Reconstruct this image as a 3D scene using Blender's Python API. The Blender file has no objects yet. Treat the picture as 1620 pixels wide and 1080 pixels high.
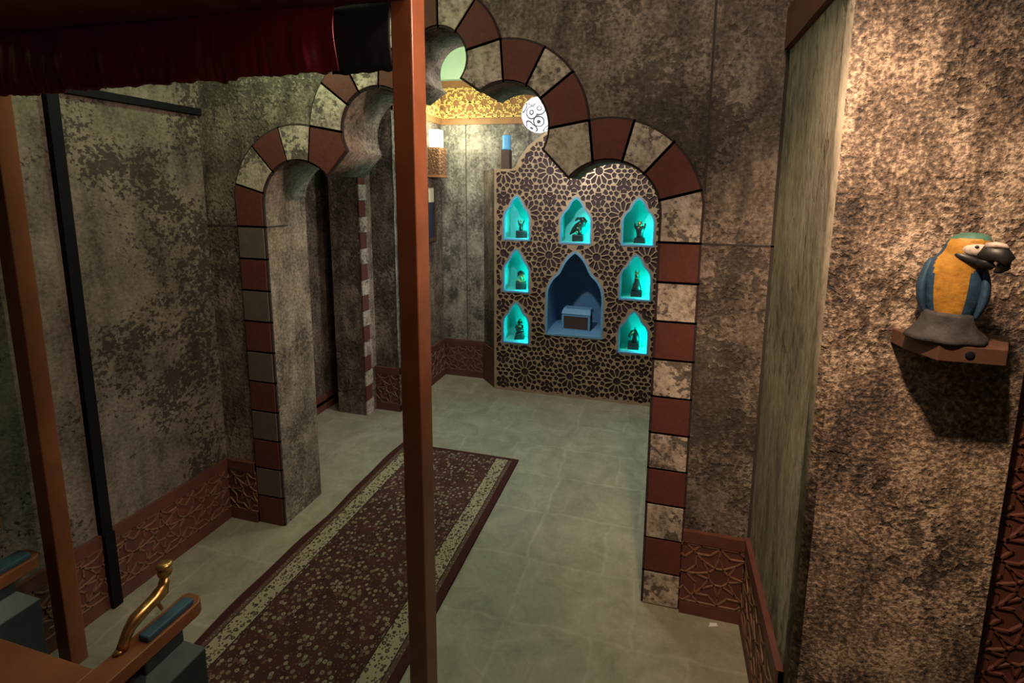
import bpy, bmesh, math, random
from mathutils import Vector, Matrix, noise
random.seed(7)
PI = math.pi
S = bpy.context.scene
COL = S.collection

# ------------------------------------------------------------------ camera
cam = bpy.data.cameras.new('camera')
cam.sensor_fit = 'HORIZONTAL'; cam.sensor_width = 36.0
cam.lens = 36.0 * 755.16 / 1620.0
cam.shift_x = (810.0 - 862.37) / 1620.0
cam.shift_y = (409.69 - 540.0) / 1620.0
cam.clip_start = 0.02
camo = bpy.data.objects.new('camera', cam); COL.objects.link(camo)
_pitch, _yaw, _roll = 0.141404882, -0.237995631, 0.0146391106
def _cam_rot():
    c, s = math.cos, math.sin
    base = Matrix(((1, 0, 0), (0, 0, -1), (0, 1, 0)))
    yaw = Matrix(((c(_yaw), -s(_yaw), 0), (s(_yaw), c(_yaw), 0), (0, 0, 1)))
    pit = Matrix(((1, 0, 0), (0, c(_pitch), -s(_pitch)), (0, s(_pitch), c(_pitch))))
    rol = Matrix(((c(_roll), -s(_roll), 0), (s(_roll), c(_roll), 0), (0, 0, 1)))
    return rol @ pit @ base @ yaw
_R = _cam_rot()
_m = Matrix((_R[0], -Vector(_R[1]), -Vector(_R[2]))).transposed().to_4x4()
_m.translation = (0, 0, 1.6)
camo.matrix_world = _m
S.camera = camo

# ------------------------------------------------------------------ view + world
S.view_settings.view_transform = 'Standard'
S.view_settings.look = 'None'
S.view_settings.gamma = 1.0
S.view_settings.use_curve_mapping = False
S.view_settings.exposure = 0.0
W = bpy.data.worlds.new('World'); S.world = W; W.use_nodes = True
W.node_tree.nodes['Background'].inputs[0].default_value = (0.5, 0.42, 0.36, 1)
W.node_tree.nodes['Background'].inputs[1].default_value = 0.02

# ------------------------------------------------------------------ lights
def lamp(name, kind, loc, energy, color, radius=0.05, aim=None, cone=None, blend=0.6, size=None):
    l = bpy.data.lights.new(name, kind); l.energy = energy; l.color = color
    if kind in ('POINT', 'SPOT'): l.shadow_soft_size = radius
    if kind == 'AREA': l.size = size or 0.2
    if kind == 'SPOT': l.spot_size = cone; l.spot_blend = blend
    o = bpy.data.objects.new(name, l); COL.objects.link(o); o.location = loc
    if aim is not None:
        o.rotation_euler = (Vector(aim) - Vector(loc)).to_track_quat('-Z', 'Y').to_euler()
    return o
# warm ceiling spot over the visitor, aimed at the parrot pier
lamp('warm_spot_light', 'SPOT', (0.16, 0.50, 2.40), 112, (1.0, 0.70, 0.45), 0.03, (0.42, 1.2, 1.45), 1.0, 1.0)
# general warm ceiling lamp of the front room
lamp('front_room_light', 'POINT', (0.16, 0.76, 2.62), 16, (1.0, 0.74, 0.60), 0.10)
# second warm spot in front of the pier, washing the left wall and the posts
lamp('side_spot_light', 'SPOT', (0.30, 1.08, 2.20), 68, (1.0, 0.74, 0.58), 0.05, (-1.75, 1.40, 1.15), 1.15, 0.9)
# greenish lamp above the canopy, on the left
lamp('green_ceiling_light', 'POINT', (-1.45, 1.45, 2.36), 10.5, (0.74, 1.0, 0.55), 0.06)
# dim pinkish fill added beside the canopy for the satin highlights
lamp('valance_fill', 'POINT', (-0.22, 0.60, 1.98), 2.0, (1.0, 0.74, 0.66), 0.15)
# back room lights: room lamp, added alcove fill, glow of the sconce
lamp('back_room_light', 'POINT', (-0.60, 2.45, 2.60), 26, (1.0, 0.92, 0.84), 0.12)
lamp('alcove_fill', 'POINT', (-2.22, 2.45, 2.3), 2.2, (1.0, 0.92, 0.78), 0.05)  # unseen fill, added to lift the dark alcove wall
lamp('cove_light', 'POINT', (-1.58, 3.40, 2.06), 10.0, (0.95, 1.0, 0.68), 0.04)

# ------------------------------------------------------------------ node helpers
def new_mat(name):
    m = bpy.data.materials.new(name); m.use_nodes = True
    nt = m.node_tree
    return m, nt, nt.nodes['Principled BSDF']
def nd(nt, kind, **kw):
    n = nt.nodes.new(kind)
    for k, v in kw.items():
        if k in n.inputs: n.inputs[k].default_value = v
        else: setattr(n, k, v)
    return n
def coords(nt, scale=(1, 1, 1), loc=(0, 0, 0)):
    tc = nd(nt, 'ShaderNodeTexCoord'); mp = nd(nt, 'ShaderNodeMapping')
    mp.inputs['Scale'].default_value = scale; mp.inputs['Location'].default_value = loc
    nt.links.new(tc.outputs['Object'], mp.inputs['Vector'])
    return mp.outputs['Vector']
def noise_n(nt, vec, scale, detail=4, rough=0.6, dist=0.0):
    n = nd(nt, 'ShaderNodeTexNoise'); n.inputs['Scale'].default_value = scale
    n.inputs['Detail'].default_value = detail; n.inputs['Roughness'].default_value = rough
    n.inputs['Distortion'].default_value = dist
    nt.links.new(vec, n.inputs['Vector'])
    return n.outputs['Fac']
def mth(nt, op, a, b=None, c=None, clamp=False):
    n = nd(nt, 'ShaderNodeMath', operation=op); n.use_clamp = clamp
    for i, v in enumerate((a, b, c)):
        if v is None: continue
        if isinstance(v, (int, float)): n.inputs[i].default_value = v
        else: nt.links.new(v, n.inputs[i])
    return n.outputs[0]
def ramp(nt, fac, stops, interp='LINEAR'):
    r = nd(nt, 'ShaderNodeValToRGB'); r.color_ramp.interpolation = interp
    el = r.color_ramp.elements
    while len(el) > 1: el.remove(el[-1])
    el[0].position = stops[0][0]; el[0].color = (*stops[0][1], 1)
    for p, c in stops[1:]:
        e = el.new(p); e.color = (*c, 1)
    nt.links.new(fac, r.inputs['Fac'])
    return r.outputs['Color']
def mixc(nt, fac, a, b, mode='MIX'):
    n = nd(nt, 'ShaderNodeMix', data_type='RGBA', blend_type=mode)
    if isinstance(fac, (int, float)): n.inputs[0].default_value = fac
    else: nt.links.new(fac, n.inputs[0])
    for i, v in ((6, a), (7, b)):
        if isinstance(v, tuple): n.inputs[i].default_value = (*v, 1)
        else: nt.links.new(v, n.inputs[i])
    return n.outputs[2]
def bump(nt, bsdf, h, strength=0.5, dist=0.01):
    b = nd(nt, 'ShaderNodeBump'); b.inputs['Strength'].default_value = strength
    b.inputs['Distance'].default_value = dist
    nt.links.new(h, b.inputs['Height']); nt.links.new(b.outputs[0], bsdf.inputs['Normal'])
def simple(name, col, rough=0.6, metal=0.0, var=0.12, vscale=30, bmp=0.0, spec=0.5):
    m, nt, b = new_mat(name)
    v = coords(nt); n = noise_n(nt, v, vscale, 4)
    lo = tuple(c * (1 - var) for c in col); hi = tuple(min(1, c * (1 + var)) for c in col)
    nt.links.new(ramp(nt, n, [(0.3, lo), (0.7, hi)]), b.inputs['Base Color'])
    b.inputs['Roughness'].default_value = rough; b.inputs['Metallic'].default_value = metal
    b.inputs['Specular IOR Level'].default_value = spec
    if bmp: bump(nt, b, n, bmp, 0.004)
    return m
def plaster(name, pale, mid, dark, grain=70, clus=2.4, cover=0.5, pitscale=34, depth=.8, stretch=(1, 1, 1), bs=0.7, rough=0.85, contrast=1.0):
    """distressed plaster: soft brushed tones with fine grain, and dark pits that gather in patches"""
    m, nt, b = new_mat(name)
    v = coords(nt, stretch)
    st = coords(nt, (1, 1, .22))
    cloud = noise_n(nt, v, clus * 2.4, 5, 0.62)
    streak = noise_n(nt, st, 16, 4, 0.6)
    g = noise_n(nt, v, grain, 4, 0.65)
    t = mth(nt, 'MULTIPLY_ADD', mth(nt, 'SUBTRACT', streak, 0.5), .7, cloud)
    t = mth(nt, 'MULTIPLY_ADD', mth(nt, 'SUBTRACT', g, 0.5), 1.0 * contrast, t)
    k = .30 / contrast ** .3
    col = ramp(nt, t, [(.5 - k, dark), (.5, mid), (.5 + k * .95, pale)])
    # pits: only where the cluster noise is high
    c = noise_n(nt, v, clus, 3, 0.6)
    p = noise_n(nt, v, pitscale, 3, 0.55, .15)
    thr = mth(nt, 'MULTIPLY_ADD', mth(nt, 'SUBTRACT', c, 1 - cover), 1.5, p)
    mask = ramp(nt, thr, [(.50, (0, 0, 0)), (.60, (1, 1, 1))])
    mv = nd(nt, 'ShaderNodeRGBToBW'); nt.links.new(mask, mv.inputs[0])
    col = mixc(nt, mth(nt, 'MULTIPLY', mv.outputs[0], depth), col, tuple(x * .6 for x in dark))
    tint = ramp(nt, noise_n(nt, v, 1.1, 2), [(0.3, (0.82, 0.81, 0.80)), (0.7, (1.06, 1.0, 0.97))])
    col = mixc(nt, 1.0, col, tint, 'MULTIPLY')
    nt.links.new(col, b.inputs['Base Color'])
    b.inputs['Roughness'].default_value = rough
    b.inputs['Specular IOR Level'].default_value = 0.35
    h = mth(nt, 'SUBTRACT', mth(nt, 'MULTIPLY', t, 1.0), mth(nt, 'MULTIPLY', mv.outputs[0], .5))
    bump(nt, b, h, bs, 0.0065)
    return m

# ------------------------------------------------------------------ materials
M = {}
M['wall'] = plaster('distressed_plaster', (.36, .295, .245), (.165, .130, .108), (.050, .038, .034), grain=75, clus=2.6, cover=.46, pitscale=48, depth=.6)
M['wall_left'] = plaster('left_plaster', (.29, .25, .205), (.175, .15, .12), (.050, .040, .036), grain=80, clus=2.2, cover=.45, pitscale=62, depth=.85, contrast=.8)
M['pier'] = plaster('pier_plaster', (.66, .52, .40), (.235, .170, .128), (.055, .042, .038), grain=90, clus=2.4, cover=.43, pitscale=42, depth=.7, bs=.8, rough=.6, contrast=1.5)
M['soffit'] = plaster('soffit_plaster', (.44, .37, .30), (.25, .205, .165), (.075, .06, .05), grain=75, clus=3.2, cover=.44, pitscale=50, depth=.5, bs=.6)
M['back_plaster'] = plaster('back_plaster', (.46, .43, .37), (.27, .25, .21), (.085, .075, .065), grain=55, clus=3.0, cover=.46, pitscale=40, depth=.5, bs=.4)
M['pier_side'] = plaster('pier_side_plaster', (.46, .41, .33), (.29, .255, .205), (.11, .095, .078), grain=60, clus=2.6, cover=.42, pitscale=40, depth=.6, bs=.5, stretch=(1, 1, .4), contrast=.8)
M['pale_paint'] = simple('pale_paint', (.62, .80, .60), .8, var=.05, vscale=6)
M['white_block'] = plaster('white_block', (.72, .62, .54), (.50, .42, .36), (.12, .095, .085), grain=60, clus=6, cover=.425, pitscale=46, depth=.8, bs=.5)
M['grey_block'] = simple('grey_block', (.125, .102, .085), .8, var=.15, vscale=25, bmp=.2)
M['red_block'] = simple('red_block', (.125, .031, .023), .75, var=.14, vscale=60, bmp=.25)
M['joint'] = simple('joint_dark', (.040, .023, .021), .9)
M['seam'] = simple('seam_dark', (.045, .036, .03), .9)
M['board'] = simple('redbrown_board', (.125, .042, .029), .6, var=.2, vscale=14)
M['board_line'] = simple('carved_line', (.20, .097, .057), .6, var=.2, vscale=40)  # dimmer than the frieze lines: the low light is put into the colour
M['frieze'] = simple('frieze_board_lit', (.30, .14, .055), .6, var=.15, vscale=18)  # carved board brightened: light on the frieze is put into the colour
M['frieze_line_lit'] = simple('frieze_line_lit', (.74, .52, .17), .5, var=.1)  # gold of the carved lines with the yellow light painted in
M['wood'] = simple('orange_wood', (.25, .078, .032), .30, var=.18, vscale=9)
M['throne_wood'] = simple('throne_wood', (.21, .072, .028), .45, var=.2, vscale=9)
M['black'] = simple('black_plastic', (.006, .006, .009), .8, spec=.15)
M['lattice'] = simple('bronze_lattice', (.46, .33, .21), .36, metal=.3, var=.15, vscale=8)
M['backing'] = simple('panel_backing', (.040, .018, .020), .7, var=.2, vscale=5)
M['blue_paint'] = simple('blue_paint', (.14, .33, .54), .55, var=.06)
M['niche_led_tint'] = simple('niche_tinted_paint', (.08, .54, .53), .6, var=.03)  # turquoise of the LEDs is put into the small niches' paint colour
M['blue_bright'] = simple('bright_blue', (.10, .36, .68), .5, var=.05)
M['brown_paint'] = simple('brown_paint', (.065, .035, .024), .6)
M['tip'] = simple('stone_tip', (.30, .27, .22), .8)
M['bronze_dark'] = simple('dark_bronze', (.035, .034, .03), .35, metal=.5)
M['bronze_gold'] = simple('gold_bronze', (.42, .30, .12), .3, metal=.8)
M['ped_black'] = simple('pedestal_black', (.014, .012, .013), .4)
M['gold'] = simple('old_gold', (.60, .33, .12), .28, metal=.9, var=.3, vscale=60)
M['pad'] = simple('blue_pad', (.030, .072, .115), .6, var=.25, vscale=30, bmp=.3)
M['slate'] = simple('blue_grey_paint', (.024, .031, .037), .6, var=.25, vscale=20)
M['slate_light'] = simple('light_slate_paint', (.10, .118, .122), .6, var=.15, vscale=20)
M['maroon'] = simple('maroon_lining', (.17, .032, .032), .8, var=.2, vscale=8)
M['black_cloth'] = simple('black_velvet', (.012, .010, .010), .9)
M['paper'] = simple('paper', (.75, .72, .66), .8)
M['cream'] = simple('cream_card', (.60, .52, .38), .7)
M['navy'] = simple('navy_card', (.02, .025, .05), .6)
M['parrot_yellow'] = simple('parrot_yellow', (.42, .195, .026), .6, var=.3, vscale=55, bmp=.5)
M['parrot_blue'] = simple('parrot_blue', (.026, .065, .125), .6, var=.3, vscale=60, bmp=.4)
M['parrot_green'] = simple('parrot_green', (.060, .15, .115), .6, var=.2, vscale=60, bmp=.3)
M['parrot_white'] = simple('parrot_face', (.50, .40, .35), .6, var=.2, vscale=90, bmp=.3)
M['parrot_black'] = simple('parrot_black', (.014, .012, .014), .45)
M['rock'] = simple('parrot_rock', (.034, .029, .030), .75, var=.35, vscale=45, bmp=.7)
M['shelf_wood'] = simple('shelf_wood', (.10, .046, .029), .55, var=.25, vscale=16)

def satin_mat():
    m, nt, b = new_mat('maroon_satin')
    v = coords(nt)
    nt.links.new(ramp(nt, noise_n(nt, v, 9, 3), [(.3, (.15, .008, .022)), (.7, (.25, .016, .038))]), b.inputs['Base Color'])
    b.inputs['Roughness'].default_value = .30
    b.inputs['Sheen Weight'].default_value = .4
    b.inputs['Sheen Tint'].default_value = (.8, .15, .2, 1)
    return m
M['satin'] = satin_mat()

def floor_mat():
    m, nt, b = new_mat('stone_pavers')
    v = coords(nt)
    wob = nd(nt, 'ShaderNodeTexNoise'); wob.inputs['Scale'].default_value = 6; wob.inputs['Detail'].default_value = 3
    nt.links.new(v, wob.inputs['Vector'])
    va = nd(nt, 'ShaderNodeVectorMath', operation='MULTIPLY_ADD')
    nt.links.new(wob.outputs['Color'], va.inputs[0]); va.inputs[1].default_value = (.07, .07, 0); nt.links.new(v, va.inputs[2])
    br = nd(nt, 'ShaderNodeTexBrick'); nt.links.new(va.outputs[0], br.inputs['Vector'])
    br.inputs['Scale'].default_value = 1; br.inputs['Brick Width'].default_value = .46
    br.inputs['Row Height'].default_value = .31; br.inputs['Mortar Size'].default_value = .011
    br.inputs['Mortar Smooth'].default_value = 1.0; br.inputs['Bias'].default_value = 0
    br.offset = .42; br.squash = .72; br.squash_frequency = 2
    br.inputs['Color1'].default_value = (.275, .242, .19, 1); br.inputs['Color2'].default_value = (.318, .28, .222, 1)
    br.inputs['Mortar'].default_value = (.35, .312, .252, 1)
    n = noise_n(nt, v, 6, 6, .68, .9); n2 = noise_n(nt, v, 48, 3)
    t = ramp(nt, n, [(.3, (.70, .71, .64)), (.7, (1.2, 1.18, 1.16))])
    c = mixc(nt, 1.0, br.outputs['Color'], t, 'MULTIPLY')
    c = mixc(nt, .5, c, ramp(nt, n2, [(.3, (.82, .82, .8)), (.7, (1.1, 1.1, 1.1))]), 'MULTIPLY')
    nt.links.new(c, b.inputs['Base Color']); b.inputs['Roughness'].default_value = .62
    h = mth(nt, 'MULTIPLY_ADD', n2, .3, n)
    bump(nt, b, h, .25, .006)
    return m
M['floor'] = floor_mat()

RUG_HW = 0.385
def rug_mat():
    m, nt, b = new_mat('rug_pile')
    tc = nd(nt, 'ShaderNodeTexCoord'); sp = nd(nt, 'ShaderNodeSeparateXYZ')
    nt.links.new(tc.outputs['Object'], sp.inputs[0])
    ax = mth(nt, 'ABSOLUTE', sp.outputs['X'])
    vec = tc.outputs['Object']
    def vor(scale, rnd=1.0):
        n = nd(nt, 'ShaderNodeTexVoronoi'); n.inputs['Scale'].default_value = scale; n.inputs['Randomness'].default_value = rnd
        nt.links.new(vec, n.inputs['Vector']); return n
    v1 = vor(50, .8); v2 = vor(105, .9); v3 = vor(11, .6)
    # ring-shaped florets and scattered leaves on a maroon field
    ring = mth(nt, 'COMPARE', v1.outputs['Distance'], .27, .12)
    dot = mth(nt, 'LESS_THAN', v1.outputs['Distance'], .09)
    leaf = mth(nt, 'LESS_THAN', v2.outputs['Distance'], .27)
    sepc = nd(nt, 'ShaderNodeSeparateColor'); nt.links.new(v1.outputs['Color'], sepc.inputs[0])
    keep = mth(nt, 'GREATER_THAN', sepc.outputs[0], .28)
    fl = mth(nt, 'MULTIPLY', mth(nt, 'MAXIMUM', ring, dot), keep)
    floc = ramp(nt, sepc.outputs[1], [(0, (.27, .22, .155)), (.4, (.21, .15, .105)), (.6, (.15, .07, .05)), (.78, (.18, .155, .10))], 'CONSTANT')
    sep2 = nd(nt, 'ShaderNodeSeparateColor'); nt.links.new(v2.outputs['Color'], sep2.inputs[0])
    leafk = mth(nt, 'MULTIPLY', leaf, mth(nt, 'GREATER_THAN', sep2.outputs[0], .40))
    base = ramp(nt, noise_n(nt, vec, 7, 3), [(.35, (.052, .022, .019)), (.65, (.082, .030, .025))])
    big = mth(nt, 'LESS_THAN', v3.outputs['Distance'], .22)
    base = mixc(nt, mth(nt, 'MULTIPLY', big, .55), base, (.035, .018, .018))
    field = mixc(nt, leafk, base, (.155, .10, .068))
    field = mixc(nt, fl, field, floc)
    # cream border with dark scrolls
    vb = vor(40, .8); vb2 = vor(95, 1)
    bl = mth(nt, 'LESS_THAN', vb.outputs['Distance'], .30)
    bl = mth(nt, 'MULTIPLY', bl, mth(nt, 'GREATER_THAN', vb.outputs['Distance'], .10))
    bl = mth(nt, 'MAXIMUM', bl, mth(nt, 'LESS_THAN', vb2.outputs['Distance'], .34))
    bord = mixc(nt, bl, (.33, .275, .185), (.07, .045, .035))
    guard = mixc(nt, leaf, (.10, .06, .045), (.27, .21, .14))
    def band(lo): return mth(nt, 'GREATER_THAN', ax, lo)
    c = mixc(nt, band(.247), field, (.04, .02, .018))
    c = mixc(nt, band(.253), c, bord)
    c = mixc(nt, band(.327), c, (.045, .022, .02))
    c = mixc(nt, band(.332), c, guard)
    c = mixc(nt, band(.350), c, (.055, .017, .017))
    # far and near ends
    ay = mth(nt, 'ABSOLUTE', sp.outputs['Y'])
    c = mixc(nt, mth(nt, 'GREATER_THAN', ay, .768), c, (.05, .022, .018))
    c = mixc(nt, mth(nt, 'GREATER_THAN', ay, .782), c, (.075, .018, .018))
    nt.links.new(c, b.inputs['Base Color'])
    b.inputs['Roughness'].default_value = .95; b.inputs['Specular IOR Level'].default_value = .1
    bump(nt, b, noise_n(nt, vec, 260, 2), .4, .004)
    return m
M['rug'] = rug_mat()

def lantern_mat():
    m, nt, b = new_mat('pierced_lantern_glow')
    v = coords(nt)
    vo = nd(nt, 'ShaderNodeTexVoronoi'); vo.inputs['Scale'].default_value = 13.5; vo.inputs['Randomness'].default_value = .55
    nt.links.new(v, vo.inputs['Vector'])
    d = vo.outputs['Distance']
    r1 = mth(nt, 'COMPARE', d, .44, .05); r2 = mth(nt, 'COMPARE', d, .19, .04)
    spk = nd(nt, 'ShaderNodeTexVoronoi'); spk.inputs['Scale'].default_value = 75
    nt.links.new(v, spk.inputs['Vector'])
    sp = mth(nt, 'LESS_THAN', spk.outputs['Distance'], .20)
    k = mth(nt, 'MAXIMUM', mth(nt, 'MAXIMUM', r1, r2), sp)
    em = mixc(nt, k, (1.0, .98, .97), (.05, .05, .07))
    nt.links.new(em, b.inputs['Emission Color']); b.inputs['Emission Strength'].default_value = 2.2
    b.inputs['Base Color'].default_value = (.25, .25, .27, 1)
    return m
M['lantern'] = lantern_mat()
def emit(name, col, st):
    m, nt, b = new_mat(name)
    b.inputs['Base Color'].default_value = (*col, 1)
    b.inputs['Emission Color'].default_value = (*col, 1); b.inputs['Emission Strength'].default_value = st
    return m
M['sconce_glow'] = emit('sconce_glass', (.90, 1.0, .84), 3.5)
M['chrome'] = simple('lantern_metal', (.5, .5, .5), .3, metal=1)

# ------------------------------------------------------------------ mesh helpers
class MB:
    def __init__(self): self.v = []; self.f = []; self.mi = []; self.sm = []
    def add(self, verts, faces, mi=0, smooth=False):
        o = len(self.v); self.v += [tuple(p) for p in verts]
        for f in faces:
            self.f.append([o + i for i in f]); self.mi.append(mi); self.sm.append(smooth)
    def box(self, x0, x1, y0, y1, z0, z1, mi=0, mat=None):
        v = [Vector(p) for p in ((x0, y0, z0), (x1, y0, z0), (x1, y1, z0), (x0, y1, z0), (x0, y0, z1), (x1, y0, z1), (x1, y1, z1), (x0, y1, z1))]
        if mat is not None: v = [mat @ p for p in v]
        self.add(v, ((0, 3, 2, 1), (4, 5, 6, 7), (0, 1, 5, 4), (1, 2, 6, 5), (2, 3, 7, 6), (3, 0, 4, 7)), mi)
    def prism(self, poly, h0, h1, axis='z', mi=0):
        """extrude a 2-D polygon; axis z: (x,y) up; axis y: (x,z) along y; axis x: (y,z) along x"""
        n = len(poly)
        def P(p, h):
            return {'z': (p[0], p[1], h), 'y': (p[0], h, p[1]), 'x': (h, p[0], p[1])}[axis]
        v = [P(p, h0) for p in poly] + [P(p, h1) for p in poly]
        f = [list(range(n))[::-1], list(range(n, 2 * n))] + [[i, (i + 1) % n, n + (i + 1) % n, n + i] for i in range(n)]
        self.add(v, f, mi)
    def bar(self, a, b, nrm, w, h, mi=0):
        """flat-topped ridge from a to b standing on a plane with normal nrm"""
        a = Vector(a); b = Vector(b); n = Vector(nrm).normalized(); d = (b - a)
        if d.length < 1e-6: return
        d.normalize(); s = d.cross(n) * (w / 2); e = d * (w * .35)
        a = a - e; b = b + e
        t = s * .6
        v = [a - s, a + s, b + s, b - s, a - t + n * h, a + t + n * h, b + t + n * h, b - t + n * h]
        self.add(v, ((4, 5, 6, 7), (0, 1, 5, 4), (1, 2, 6, 5), (2, 3, 7, 6), (3, 0, 4, 7)), mi)
    def lathe(self, prof, seg=24, mi=0, mat=None, smooth=True):
        v = []; f = []
        for (r, z) in prof:
            for i in range(seg):
                a = 2 * PI * i / seg; v.append(Vector((r * math.cos(a), r * math.sin(a), z)))
        n = len(prof)
        for j in range(n - 1):
            for i in range(seg):
                k = (i + 1) % seg
                f.append((j * seg + i, j * seg + k, (j + 1) * seg + k, (j + 1) * seg + i))
        f.append(tuple(range(seg))[::-1]); f.append(tuple((n - 1) * seg + i for i in range(seg)))
        if mat is not None: v = [mat @ p for p in v]
        self.add(v, f, mi, smooth)
    def ell(self, c, r, mi=0, seg=20, rings=12, rot=None):
        v = []; f = []
        R = rot if rot is not None else Matrix.Identity(3)
        for j in range(rings + 1):
            t = PI * j / rings
            for i in range(seg):
                a = 2 * PI * i / seg
                p = Vector((r[0] * math.sin(t) * math.cos(a), r[1] * math.sin(t) * math.sin(a), -r[2] * math.cos(t)))
                v.append(R @ p + Vector(c))
        for j in range(rings):
            for i in range(seg):
                k = (i + 1) % seg
                f.append((j * seg + i, j * seg + k, (j + 1) * seg + k, (j + 1) * seg + i))
        self.add(v, f, mi, True)
    def loft(self, rings, mi=0, smooth=True, cap=True):
        n = len(rings[0]); v = [p for r in rings for p in r]; f = []
        for j in range(len(rings) - 1):
            for i in range(n):
                k = (i + 1) % n
                f.append((j * n + i, j * n + k, (j + 1) * n + k, (j + 1) * n + i))
        if cap:
            f.append(tuple(range(n))[::-1]); f.append(tuple((len(rings) - 1) * n + i for i in range(n)))
        self.add(v, f, mi, smooth)
    def tube(self, pts, rad, mi=0, seg=14):
        """tapered tube along points with a radius (or pair of radii) per point"""
        pts = [Vector(p) for p in pts]; rings = []
        up = Vector((0.13, 0.31, 0.94))
        for i, p in enumerate(pts):
            d = (pts[min(i + 1, len(pts) - 1)] - pts[max(i - 1, 0)]).normalized()
            a = d.cross(up).normalized(); b = d.cross(a).normalized()
            r = rad[i]; ra, rb = (r if isinstance(r, tuple) else (r, r))
            rings.append([p + a * ra * math.cos(2 * PI * k / seg) + b * rb * math.sin(2 * PI * k / seg) for k in range(seg)])
        self.loft(rings, mi)
    def build(self, name, mats, parent=None, bevel=0.0, subsurf=0, weld=False):
        me = bpy.data.meshes.new(name); me.from_pydata(self.v, [], self.f)
        if not isinstance(mats, (list, tuple)): mats = [mats]
        for m in mats: me.materials.append(m)
        me.polygons.foreach_set('material_index', self.mi)
        me.polygons.foreach_set('use_smooth', self.sm)
        bm = bmesh.new(); bm.from_mesh(me)
        if weld: bmesh.ops.remove_doubles(bm, verts=bm.verts, dist=1e-5)
        bmesh.ops.recalc_face_normals(bm, faces=bm.faces)
        bm.to_mesh(me); bm.free(); me.update()
        o = bpy.data.objects.new(name, me); COL.objects.link(o)
        if parent is not None:
            o.parent = parent
            o.matrix_parent_inverse = Matrix.Translation(parent.location).inverted() if parent.rotation_euler.z == 0 else parent.matrix_basis.inverted()
        if bevel:
            md = o.modifiers.new('bevel', 'BEVEL'); md.width = bevel; md.segments = 2; md.limit_method = 'ANGLE'; md.angle_limit = .6
        if subsurf:
            md = o.modifiers.new('subsurf', 'SUBSURF'); md.levels = subsurf; md.render_levels = subsurf
        return o
def thing(name, label, cat, loc=(0, 0, 0), group=None):
    o = bpy.data.objects.new(name, None); COL.objects.link(o); o.location = loc
    o.empty_display_size = .05
    o['label'] = label; o['category'] = cat
    if group: o['group'] = group
    return o
def tag(o, label, cat, group=None):
    o['label'] = label; o['category'] = cat
    if group: o['group'] = group
    return o
def struct(o): o['kind'] = 'structure'; return o
def rect(x0, x1, y0, y1): return [(x0, y0), (x1, y0), (x1, y1), (x0, y1)]

from mathutils.geometry import delaunay_2d_cdt
def fill_holes(outer, holes, y0, y1, name, mat, parent=None):
    """plate with holes: (x,z) loops triangulated, hole faces dropped, extruded from y0 (front) to y1 (back)"""
    vs = []; faces = []
    for loop in [outer] + holes:
        area = sum(loop[i - 1][0] * loop[i][1] - loop[i][0] * loop[i - 1][1] for i in range(len(loop)))
        if area < 0: loop = loop[::-1]
        o = len(vs); vs += [Vector(p) for p in loop]; faces.append(list(range(o, o + len(loop))))
    ov, oe, of, _, _, orig = delaunay_2d_cdt(vs, [], faces, 1, 1e-6)
    bb = [(min(p[0] for p in h), max(p[0] for p in h), min(p[1] for p in h), max(p[1] for p in h), h) for h in holes]
    def solid(f):
        c = (sum(ov[i][0] for i in f) / len(f), sum(ov[i][1] for i in f) / len(f))
        if not inside(c, outer): return False
        return not any(b[0] < c[0] < b[1] and b[2] < c[1] < b[3] and inside(c, b[4]) for b in bb)
    keep = [f for f in of if solid(f)]
    bm = bmesh.new()
    bv = [bm.verts.new((p[0], y0, p[1])) for p in ov]
    for f in keep: bm.faces.new([bv[i] for i in f])
    bmesh.ops.delete(bm, geom=[v for v in bm.verts if not v.link_faces], context='VERTS')
    r = bmesh.ops.extrude_face_region(bm, geom=bm.faces[:])
    bmesh.ops.translate(bm, verts=[g for g in r['geom'] if isinstance(g, bmesh.types.BMVert)], vec=(0, y1 - y0, 0))
    bmesh.ops.recalc_face_normals(bm, faces=bm.faces)
    me = bpy.data.meshes.new(name); bm.to_mesh(me); bm.free()
    me.materials.append(mat)
    o = bpy.data.objects.new(name, me); COL.objects.link(o)
    if parent is not None:
        o.parent = parent; o.matrix_parent_inverse = Matrix.Translation(parent.location).inverted()
    return o

# ------------------------------------------------------------------ room shell
CEIL = 2.86
m = MB(); m.box(-2.6, 1.5, -1.6, 4.3, -.12, 0); struct(m.build('floor', M['floor']))
m = MB(); m.box(-2.6, 1.5, -1.6, 4.3, CEIL, CEIL + .1); struct(m.build('ceiling', M['pale_paint']))
m = MB(); m.box(-2.2, -1.99, -1.5, 1.73, 0, CEIL); 
struct(m.build('wall_left', [M['wall_left'], M['seam']]))
m = MB(); m.box(-2.2, 1.5, -1.6, -1.5, 0, CEIL); struct(m.build('wall_rear', M['wall']))
m = MB(); m.box(1.35, 1.5, -1.5, 1.73, 0, CEIL); struct(m.build('wall_far_right', M['wall']))

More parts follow.
